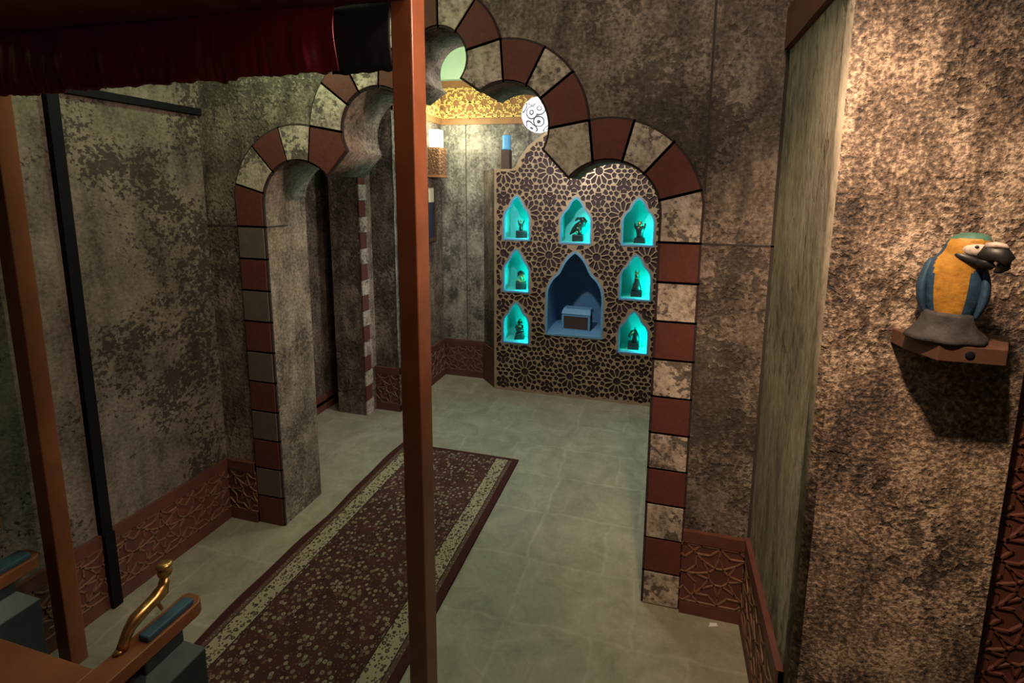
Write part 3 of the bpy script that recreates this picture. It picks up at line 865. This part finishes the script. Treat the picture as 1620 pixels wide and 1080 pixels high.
# 5 middle right: tall cat
L = (-.160, YF, .8242); t = figurine('slim black seated cat figurine with tall neck, middle right turquoise niche', L)
pedestal(t, L, .082, .07, .04, 0, .08)
m = MB(); rings = []
for z, rx, ry, y in ((.04, .038, .032, 0), (.06, .036, .03, 0), (.085, .029, .026, .002), (.11, .021, .02, .004), (.13, .016, .016, .004), (.142, .0145, .0145, .002), (.155, .016, .016, -.002), (.165, .018, .017, -.005), (.175, .014, .014, -.005)):
    rings.append([W3(L, 0, (rx * math.cos(2 * PI * k / 16), y + ry * math.sin(2 * PI * k / 16), z)) for k in range(16)])
m.loft(rings)
m.build('body', M['bronze_dark'], t)
m = MB()
m.ell(W3(L, 0, (0, -.008, .170)), (.017, .017, .013)); m.ell(W3(L, 0, (0, -.022, .165)), (.008, .008, .006))
for s in (-1, 1):
    m.tube([W3(L, 0, p) for p in ((s * .009, -.004, .176), (s * .013, -.002, .190), (s * .015, 0, .202))], [.008, .005, .001])
m.build('cat_head', M['bronze_gold'], t)
m = MB(); m.lathe([(.0155, -.003), (.019, -.001), (.019, .003), (.0155, .005)], 20, mat=at(W3(L, 0, (0, .003, .138)))); m.build('collar', M['bronze_gold'], t)
# 6 bottom left: seated figure on a sloped block
L = (-1.076, YF, .4102); t = figurine('black seated squat figurine on a skewed block, bottom left turquoise niche', L)
m = MB(); mt = at(L, .35)
v = [mt @ Vector(p) for p in ((-.05, -.035, 0), (.035, -.035, 0), (.045, .035, 0), (-.04, .035, 0), (-.036, -.03, .045), (.030, -.03, .062), (.036, .03, .062), (-.03, .03, .045))]
m.add(v, ((0, 3, 2, 1), (4, 5, 6, 7), (0, 1, 5, 4), (1, 2, 6, 5), (2, 3, 7, 6), (3, 0, 4, 7))); m.build('pedestal', M['ped_black'], t, bevel=.006)
m = MB()
m.ell(W3(L, 0, (0, 0, .074)), (.034, .026, .018)); m.ell(W3(L, 0, (0, .002, .098)), (.025, .020, .026)); m.ell(W3(L, 0, (.002, -.002, .134)), (.021, .019, .022))
for s in (-1, 1):
    m.tube([W3(L, 0, p) for p in ((s * .022, 0, .112), (s * .030, -.01, .095), (s * .014, -.022, .084))], [.008, .007, .006])
m.build('figure', M['bronze_dark'], t)
m = MB(); m.ell(W3(L, 0, (.003, -.002, .156)), (.012, .012, .011)); m.build('gilded_topknot', M['bronze_gold'], t)
m = MB(); m.ell(W3(L, 0, (0, -.022, .110)), (.016, .006, .007)); m.build('gilded_belt', M['bronze_gold'], t)
# 7 bottom right: horse-like head bowed to the left
L = (-.166, YF, .4142); t = figurine('black figurine of a bowed animal head with gold face, bottom right turquoise niche', L)
pedestal(t, L, .086, .075, .05, 0, .08)
m = MB()
m.tube([W3(L, 0, p) for p in ((.012, 0, .048), (.016, 0, .08), (.014, 0, .112), (.004, 0, .136), (-.012, -.004, .128), (-.026, -.008, .108), (-.036, -.010, .092))],
       [(.03, .026), (.026, .024), (.024, .022), (.021, .02), (.017, .016), (.013, .012), (.009, .009)])
for s in (-1, 1):
    m.tube([W3(L, 0, p) for p in ((.004, s * .010, .148), (.006, s * .012, .158), (.010, s * .013, .166))], [.006, .004, .001])
m.build('figure', M['bronze_dark'], t)
m = MB(); m.tube([W3(L, 0, p) for p in ((.004, -.014, .142), (-.014, -.016, .128), (-.030, -.016, .104))], [.006, .009, .005]); m.build('gilded_face', M['bronze_gold'], t)

# ------------------------------------------------------------------ box in the large niche
L = (-.622, 3.70, .5072)
t = thing('casket', 'blue-grey lidded box with a dark brown front inside the large blue niche', 'box', L)
mt = at(L, -.04)
m = MB()
def lbox(m, x0, x1, y0, y1, z0, z1): m.box(x0, x1, y0, y1, z0, z1, 0, mt)
m = MB(); lbox(m, -.108, .108, -.058, .07, 0, .125); m.build('body', M['slate'], t)
m = MB()
lbox(m, -.114, -.098, -.066, -.056, 0, .13); lbox(m, .098, .114, -.066, -.056, 0, .13); lbox(m, -.114, .114, -.066, -.056, 0, .008); lbox(m, -.098, .098, -.066, -.056, .112, .13)
m.build('front_frame', M['blue_paint'], t)
m = MB(); lbox(m, -.098, .098, -.0615, -.057, .008, .112); m.build('front_panel', M['brown_paint'], t)
m = MB(); v = [mt @ Vector(p) for p in ((-.118, -.072, .13), (.118, -.072, .13), (.118, .078, .13), (-.118, .078, .13), (-.110, -.030, .165), (.110, -.030, .165), (.110, .07, .165), (-.110, .07, .165))]
m.add(v, ((0, 3, 2, 1), (4, 5, 6, 7), (0, 1, 5, 4), (1, 2, 6, 5), (2, 3, 7, 6), (3, 0, 4, 7))); m.build('lid', M['blue_paint'], t, bevel=.002)

# ------------------------------------------------------------------ pierced ball lantern
L = (-.687, 2.64, 2.016)
t = thing('hanging_lantern', 'glowing white pierced ball lantern hanging behind the arch', 'lantern', L)
m = MB(); m.ell(L, (.096, .096, .096), 0, 48, 32); g = m.build('globe', M['lantern'], t)
lamp('lantern_light', 'SPOT', (L[0], L[1] - .01, L[2] - .122), 26.0, (1.0, .97, .95), .02, (-.62, 3.52, 1.0), 2.5, .3)
m = MB(); m.lathe([(.022, .090), (.024, .10), (.012, .112), (.006, .125)], 20, mat=Matrix.Translation(L)); m.build('cap', M['chrome'], t)
m = MB(); m.tube([(L[0], L[1], L[2] + .12), (L[0] + .001, L[1], 2.5), (L[0], L[1], CEIL)], [.004] * 3, seg=8); m.build('cord', M['black'], t)

# ------------------------------------------------------------------ wall sconce in the corner
L = (-1.735, 3.52, 1.70)
t = thing('wall_sconce', 'carved brown wooden wall light box with a bright glass top in the back corner', 'wall light', L)
m = MB(); x0, x1, y0, y1 = -1.79, -1.69, 3.46, 3.58
m.box(x0, x1, y0, y1, 1.70, 1.715); m.box(x1 - .012, x1, y0, y1, 1.715, 1.925); m.box(x0, x1 - .012, y0, y0 + .012, 1.715, 1.925); m.box(x0, x1 - .012, y1 - .012, y1, 1.715, 1.925)
m.box(x0 - .0, x1 + .006, y0 - .006, y1 + .006, 1.694, 1.704)
body = m.build('box', M['frieze'], t, bevel=.001)
m = MB()
for j in range(2):
    for a, b in CELL:
        m.bar((x0 + .005 + a[0] * .09, y0, 1.725 + (a[1] + j) * .095), (x0 + .005 + b[0] * .09, y0, 1.725 + (b[1] + j) * .095), (0, -1, 0), .007, .003)
        m.bar((x1, y0 + .008 + a[0] * .104, 1.725 + (a[1] + j) * .095), (x1, y0 + .008 + b[0] * .104, 1.725 + (b[1] + j) * .095), (1, 0, 0), .007, .003)
m.build('carving', M['board_line'], t)
m = MB(); m.box(x0 + .004, x1 - .016, y0 + .016, y1 - .016, 1.75, 2.06); m.build('glass_shade', M['sconce_glow'], t, bevel=.006)

# ------------------------------------------------------------------ small framed picture under the sconce
t = thing('framed_picture', 'narrow brown framed picture below the carved wall light', 'picture', (-1.785, 3.5, 1.18))
m = MB()
ya, yb, za, zb = 3.40, 3.555, 1.185, 1.645
for a in ((ya, yb, za, za + .03), (ya, yb, zb - .03, zb), (ya, ya + .025, za + .03, zb - .03), (yb - .025, yb, za + .03, zb - .03)): m.box(-1.79, -1.772, a[0], a[1], a[2], a[3])
m.build('frame', M['brown_paint'], t, bevel=.002)
m = MB(); m.box(-1.789, -1.780, ya + .025, yb - .025, 1.50, zb - .03); m.build('cream_panel', M['cream'], t)
m = MB(); m.box(-1.789, -1.780, ya + .025, yb - .025, za + .03, 1.4995, 0); m.build('dark_panel', M['navy'], t)

# ------------------------------------------------------------------ rug
def rug():
    cx, y0, y1 = -1.147, .962, 2.545
    cy = (y0 + y1) / 2
    nx, ny = 40, 110
    v = []; f = []
    for j in range(ny + 1):
        for i in range(nx + 1):
            u = -RUG_HW + 2 * RUG_HW * i / nx; w = y0 - cy + (y1 - y0) * j / ny
            edge = max(0, -u / RUG_HW)
            dx = .006 * math.sin(w * 7.3 + .6) * edge + .003 * math.sin(w * 17) * edge
            hz = .011 + .0012 * math.sin(w * 9 + u * 5) + .0022 * max(0, edge - .6) * (1 + math.sin(w * 11 + 2))
            v.append((u + dx, w, hz))
    top = len(v)
    for j in range(ny + 1):
        for i in range(nx + 1):
            p = v[j * (nx + 1) + i]; v.append((p[0], p[1], .0015))
    q = lambda j, i, o=0: o + j * (nx + 1) + i
    for j in range(ny):
        for i in range(nx):
            f.append((q(j, i), q(j, i + 1), q(j + 1, i + 1), q(j + 1, i)))
            f.append((q(j, i, top), q(j + 1, i, top), q(j + 1, i + 1, top), q(j, i + 1, top)))
    for j in range(ny):
        f.append((q(j, 0), q(j + 1, 0), q(j + 1, 0, top), q(j, 0, top))); f.append((q(j, nx), q(j, nx, top), q(j + 1, nx, top), q(j + 1, nx)))
    for i in range(nx):
        f.append((q(0, i), q(0, i, top), q(0, i + 1, top), q(0, i + 1))); f.append((q(ny, i), q(ny, i + 1), q(ny, i + 1, top), q(ny, i, top)))
    m = MB(); m.add(v, f, 0, False)
    o = m.build('runner_rug', M['rug']); o.location = (cx, cy, 0)
    o.rotation_euler.z = 0.0
    return tag(o, 'long maroon patterned runner rug with cream borders on the stone floor', 'rug')
rug()
m = MB(); m.prism([(.243, 1.675), (.275, 1.685), (.272, 1.697), (.247, 1.692)], .0005, .003, 'z')
tag(m.build('paper_scrap', M['paper']), 'tiny white paper scrap on the floor beside the right arch pillar', 'scrap')

# ------------------------------------------------------------------ black cable trunking on the left wall
t = thing('cable_trunking', 'black cable trunking running down the left wall and along its top', 'cable trunking', (-1.975, 1.2, 0))
m = MB(); m.box(-1.9899, -1.965, 1.181, 1.214, .305, 1.90); m.box(-1.9715, -1.955, 1.181, 1.214, 0, .305); m.build('upright', M['black'], t)
m = MB(); m.box(-1.9899, -1.968, 1.181, 1.729, 1.905, 1.932); m.build('crosspiece', M['black'], t)

# ------------------------------------------------------------------ parrot on its shelf
sh = thing('parrot_shelf', 'small brown wooden corner-cut shelf under the parrot statue', 'shelf', (.62, 1.19, 1.27))
m = MB()
top = [(.515, 1.199), (.522, 1.155), (.552, 1.085), (.668, 1.085), (.735, 1.199)]
ZT = 1.307
m.prism(top, ZT - .034, ZT, 'z'); m.build('board', M['shelf_wood'], sh, bevel=.002)
m = MB(); m.lathe([(.0085, 0), (.0085, .0012), (.004, .0016)], 18, mat=Matrix.Translation((.606, 1.0849, ZT - .017)) @ Matrix.Rotation(PI / 2, 4, 'X')); m.build('hole_disc', M['black'], sh)  # black disc put on for the dark hole in the shelf edge
PX, PYY, PZ = .583, 1.128, ZT + .0004
pr = thing('parrot_statue', 'blue and yellow macaw statue on a dark rock base on the wall shelf', 'statue', (PX, PYY, PZ))
m = MB(); rings = []
for z, rx, ry in ((0, .070, .046), (.004, .073, .049), (.010, .071, .048), (.018, .063, .044), (.028, .053, .040), (.040, .046, .037), (.054, .044, .036), (.061, .039, .032)):
    rr = []
    for k in range(40):
        a = 2 * PI * k / 40
        j = 1 + .12 * noise.noise(Vector((math.cos(a) * 2, math.sin(a) * 2, z * 40)))
        rr.append((PX + rx * j * math.cos(a), PYY + ry * j * math.sin(a), PZ + z))
    rings.append(rr)
m.loft(rings); m.build('rock_base', M['rock'], pr)
# the bird is turned towards the visitor; local frame: front = -Y, head turned to +X
TB = Matrix.Translation((PX, PYY, PZ)) @ Matrix.Rotation(math.radians(-25), 4, 'Z')
TI = TB.inverted()
def bird(m, name, mats, parent=pr):
    m.v = [tuple(TB @ Vector(p)) for p in m.v]
    return m.build(name, mats, parent)
m = MB(); rings = []; K = 64
prof = [(.046, .030, .026, 0, 0), (.062, .038, .030, 0, 0), (.085, .044, .034, 0, 0), (.112, .0475, .037, 0, 0), (.140, .0485, .037, 0, -.001), (.158, .046, .036, .002, -.002),
        (.170, .041, .034, .005, -.004), (.180, .037, .032, .009, -.006), (.191, .035, .031, .012, -.008), (.202, .0345, .030, .015, -.009), (.211, .032, .028, .017, -.009), (.218, .026, .023, .019, -.008), (.2225, .016, .014, .020, -.007), (.224, .006, .006, .020, -.007)]
for z, rx, ry, ox, oy in prof:
    rings.append([(ox + rx * math.cos(2 * PI * k / K), oy + ry * math.sin(2 * PI * k / K), z + (.0025 * math.sin(6 * PI * k / K) if z < .06 else 0)) for k in range(K)])
fine = []
for a, b in zip(rings[:-1], rings[1:]):
    for q in range(3): fine.append([tuple(Vector(p).lerp(Vector(r), q / 3)) for p, r in zip(a, b)])
fine.append(rings[-1])
m.loft(fine)
bd = bird(m, 'body', [M['parrot_yellow'], M['parrot_blue'], M['parrot_green']])
for p in bd.data.polygons:
    c = TI @ p.center
    oy = -.008 * min(1, max(0, (c.z - .15) / .04)); ox = .017 * min(1, max(0, (c.z - .15) / .05))
    a = math.degrees(math.atan2(c.y - oy, c.x - ox)) % 360
    if c.z > .2075 - .006 * math.sin(math.radians(a)): p.material_index = 2
    else:
        t = min(1, max(0, (c.z - .140) / .040)); t = t * t * (3 - 2 * t)
        b0 = min(1, max(0, (c.z - .046) / .014))
        lo_a = (225 - 3 * b0) * (1 - t) + 202 * t; hi_a = (304 + 0 * b0) * (1 - t) + 345 * t
        p.material_index = 0 if lo_a < a < hi_a else 1
for s in (-1, 1):
    m = MB(); rings = []
    for i in range(17):
        tt = i / 16; z = .050 + .116 * tt
        wd = .026 * math.sin(PI * min(1, .14 + .76 * tt)) ** .7; th = .010 * math.sin(PI * (.1 + .8 * tt)) ** .6
        cx = s * (.033 + .0155 * math.sin(PI * (.15 + .72 * tt))); cy = -.003 + .006 * (1 - tt)
        rings.append([(cx + s * th * math.cos(2 * PI * k / 20), cy + wd * math.sin(2 * PI * k / 20), z) for k in range(20)])
    m.loft(rings); bird(m, 'wing', M['parrot_blue'])
RY = lambda a: Matrix.Rotation(a, 3, 'Y')
m = MB(); m.ell((.024, -.0275, .1915), (.025, .0165, .0155), rot=RY(.12)); bird(m, 'face_patch', M['parrot_white'])
m = MB(); m.ell((.017, -.031, .1735), (.026, .0115, .0105), rot=RY(.36)); bird(m, 'throat_patch', M['parrot_black'])
m = MB()
m.tube([(.036, -.030, .184), (.048, -.038, .188), (.060, -.043, .187), (.068, -.045, .178), (.067, -.045, .166), (.060, -.044, .157), (.054, -.043, .153)],
       [(.015, .017), (.016, .019), (.0145, .018), (.012, .015), (.010, .012), (.006, .007), (.0015, .002)], seg=20)
m.tube([(.034, -.032, .172), (.044, -.038, .168), (.053, -.041, .160)], [(.013, .013), (.011, .011), (.005, .005)])
bk = bird(m, 'beak', M['parrot_black'])
m = MB(); m.tube([(.040, -.040, .2015), (.052, -.047, .2045), (.064, -.048, .2035), (.070, -.047, .1985)], [(.007, .007), (.0075, .0065), (.006, .005), (.002, .002)], seg=14); bird(m, 'cere', M['parrot_white'], bk)
m = MB(); m.ell((.026, -.0425, .1985), (.0032, .0022, .0032)); bird(m, 'eye', M['parrot_black'])

# ------------------------------------------------------------------ canopy on wooden posts
cp = thing('canopy', 'dark red fabric canopy hung on square orange-brown wooden posts', 'canopy', (-1.2, .4, 0))
def post(x0, x1, y0, y1, z1):
    m = MB(); m.box(x0, x1, y0, y1, 0, z1); return m.build('post', M['wood'], cp, bevel=.003)
post(-.601, -.549, 1.0, 1.060, 2.30)
post(-1.891, -1.833, .972, 1.019, 2.06)
post(-.601, -.549, -.70, -.645, 2.06); post(-1.891, -1.833, -.70, -.645, 2.06)
m = MB(); m.box(-1.833, -.601, 1.005, 1.045, 2.012, 2.052); m.build('front_rail', M['wood'], cp, bevel=.002)
for x in (-.595, -1.885):
    m = MB(); m.box(x, x + .04, -.645, .972 if x < -1 else 1.0, 2.012, 2.052); m.build('side_rail', M['wood'], cp, bevel=.002)
def cloth(name, x0, x1, ztop, zbot, y, amp, mat, nx=260, nv=18, seed=0.0):
    v = []; f = []
    for j in range(nv + 1):
        t = j / nv
        for i in range(nx + 1):
            x = x0 + (x1 - x0) * i / nx
            n1 = noise.noise(Vector((x * 9 + seed, t * 1.2, 3.1))); n2 = noise.noise(Vector((x * 34 + seed, t * .9, 7.7))); n3 = noise.noise(Vector((x * 80 + seed, t * .6, 1.7)))
            yy = y - amp * (n1 * 1.2 + n2 * .8 + n3 * .35) * (.35 + .65 * t) - .012 * math.sin(PI * t)
            zb = zbot(x) + .007 * noise.noise(Vector((x * 12 + seed, 0, 0))) + .005 * noise.noise(Vector((x * 45, 5, 0)))
            v.append((x, yy, ztop + (zb - ztop) * t))
    for j in range(nv):
        for i in range(nx):
            a = j * (nx + 1) + i; f.append((a, a + 1, a + nx + 2, a + nx + 1))
    m = MB(); m.add(v, f, 0, True); o = m.build(name, mat, cp)
    md = o.modifiers.new('solid', 'SOLIDIFY'); md.thickness = .003
    return o
zb = lambda x: 1.838 + (x + 1.835) * .0212
cloth('valance', -1.86, -.725, 2.006, zb, .985, .016, M['satin'])
cloth('dark_curtain', -.755, -.5985, 2.012, lambda x: 1.860, 1.005, .0014, M['black_cloth'], 40, 10, 4.0)
# sagging roof cloth
v = []; f = []; nx, ny = 60, 60
for j in range(ny + 1):
    for i in range(nx + 1):
        u = i / nx; w = j / ny
        x = -1.885 + 1.33 * u; y = -.69 + 1.685 * w
        z = 2.004 - .028 * math.sin(PI * u) * math.sin(PI * w) + .006 * noise.noise(Vector((x * 10, y * 3, 0)))
        v.append((x, y, z))
for j in range(ny):
    for i in range(nx):
        a = j * (nx + 1) + i; f.append((a, a + 1, a + nx + 2, a + nx + 1))
m = MB(); m.add(v, f, 0, True); o = m.build('roof_cloth', M['maroon'], cp); md = o.modifiers.new('solid', 'SOLIDIFY'); md.thickness = .003; md.offset = 1

# ------------------------------------------------------------------ throne with two arm boards
th = thing('throne', 'orange wooden seat with blue arm pads, gilded figures and blue-grey pedestals', 'throne', (-1.55, .5, 0))
ZA = .45
def arm(x0, x1, yend):
    pts = [(x0, .30), (x1, .30), (x1, yend - .030)]
    for i in range(1, 7):
        a = (PI / 2) * i / 6; pts.append((x1 - .030 + .030 * math.cos(a), yend - .030 + .030 * math.sin(a)))
    pts += [(x0 + .01, yend), (x0, yend - .01)]
    m = MB(); m.prism(pts, ZA - .038, ZA, 'z'); a = m.build('arm_board', M['throne_wood'], th, bevel=.003)
    return a
def pad(x0, x1, y0, y1):
    m = MB(); m.box(x0, x1, y0, y1, ZA + .0004, ZA + .017); return m.build('arm_pad', M['pad'], th, bevel=.004)
def gold_figure(x, y0, s=1.0):
    m = MB()
    P = [(0, .000, .004), (0, .006, .020), (0, .020, .042), (0, .036, .054), (0, .060, .061), (0, .085, .066), (0, .104, .074), (0, .112, .092), (0, .114, .106)]
    R_ = [(.013, .015), .012, .0135, .017, .0155, .0165, .018, .013, .011]
    m.tube([(x + p[0], y0 + p[1] * s, ZA + p[2] * s) for p in P], R_, seg=16)
    m.ell((x, y0 + .117 * s, ZA + .122 * s), (.017, .017, .019))
    m.lathe([(.014, 0), (.019, .004), (.019, .009), (.012, .013)], 20, mat=Matrix.Translation((x, y0 + .117 * s, ZA + .134 * s)))
    m.tube([(x - .012, y0 + .085, ZA + .064), (x - .016, y0 + .10, ZA + .04), (x - .012, y0 + .108, ZA + .012)], [.006, .005, .004], seg=10)
    m.ell((x, y0 - .004, ZA + .006), (.012, .016, .006))
    return m.build('gilded_figure', M['gold'], th)
arm(-1.272, -1.204, .945); arm(-1.925, -1.842, .948)
pad(-1.246, -1.212, .795, .918); pad(-1.905, -1.852, .78, .925)
gold_figure(-1.256, .765); gold_figure(-1.915, .765)
m = MB(); m.box(-1.841, -1.273, .25, .715, ZA - .040, ZA - .002); m.build('seat_board', M['throne_wood'], th, bevel=.003)
for (xa, xb), zf in (((-1.272, -1.195), 0.0), ((-1.925, -1.835), 0.0)):
    cx = (xa + xb) / 2; hw = (xb - xa) / 2; cy = .83
    m = MB()
    def stp(h, d, z0, z1, z0d=None): m.box(cx - h, cx + h, cy - d, cy + d, z0, z1)
    stp(hw * .62, .05, .372, ZA - .0384); stp(hw + .012, .085, zf, .322)
    pd = m.build('pedestal', M['slate'], th, bevel=.004)
    m = MB(); v = [(cx - hw - .012, cy - .085, .322), (cx + hw + .012, cy - .085, .322), (cx + hw + .012, cy + .085, .322), (cx - hw - .012, cy + .085, .322),
                   (cx - hw * .62, cy - .05, .372), (cx + hw * .62, cy - .05, .372), (cx + hw * .62, cy + .05, .372), (cx - hw * .62, cy + .05, .372)]
    m.add(v, ((0, 3, 2, 1), (4, 5, 6, 7), (0, 1, 5, 4), (1, 2, 6, 5), (2, 3, 7, 6), (3, 0, 4, 7))); m.build('sloped_cap', M['slate_light'], pd)
m = MB(); m.box(-1.70, -1.42, .32, .62, 0, ZA - .0405); m.build('plinth', M['slate'], th, bevel=.004)
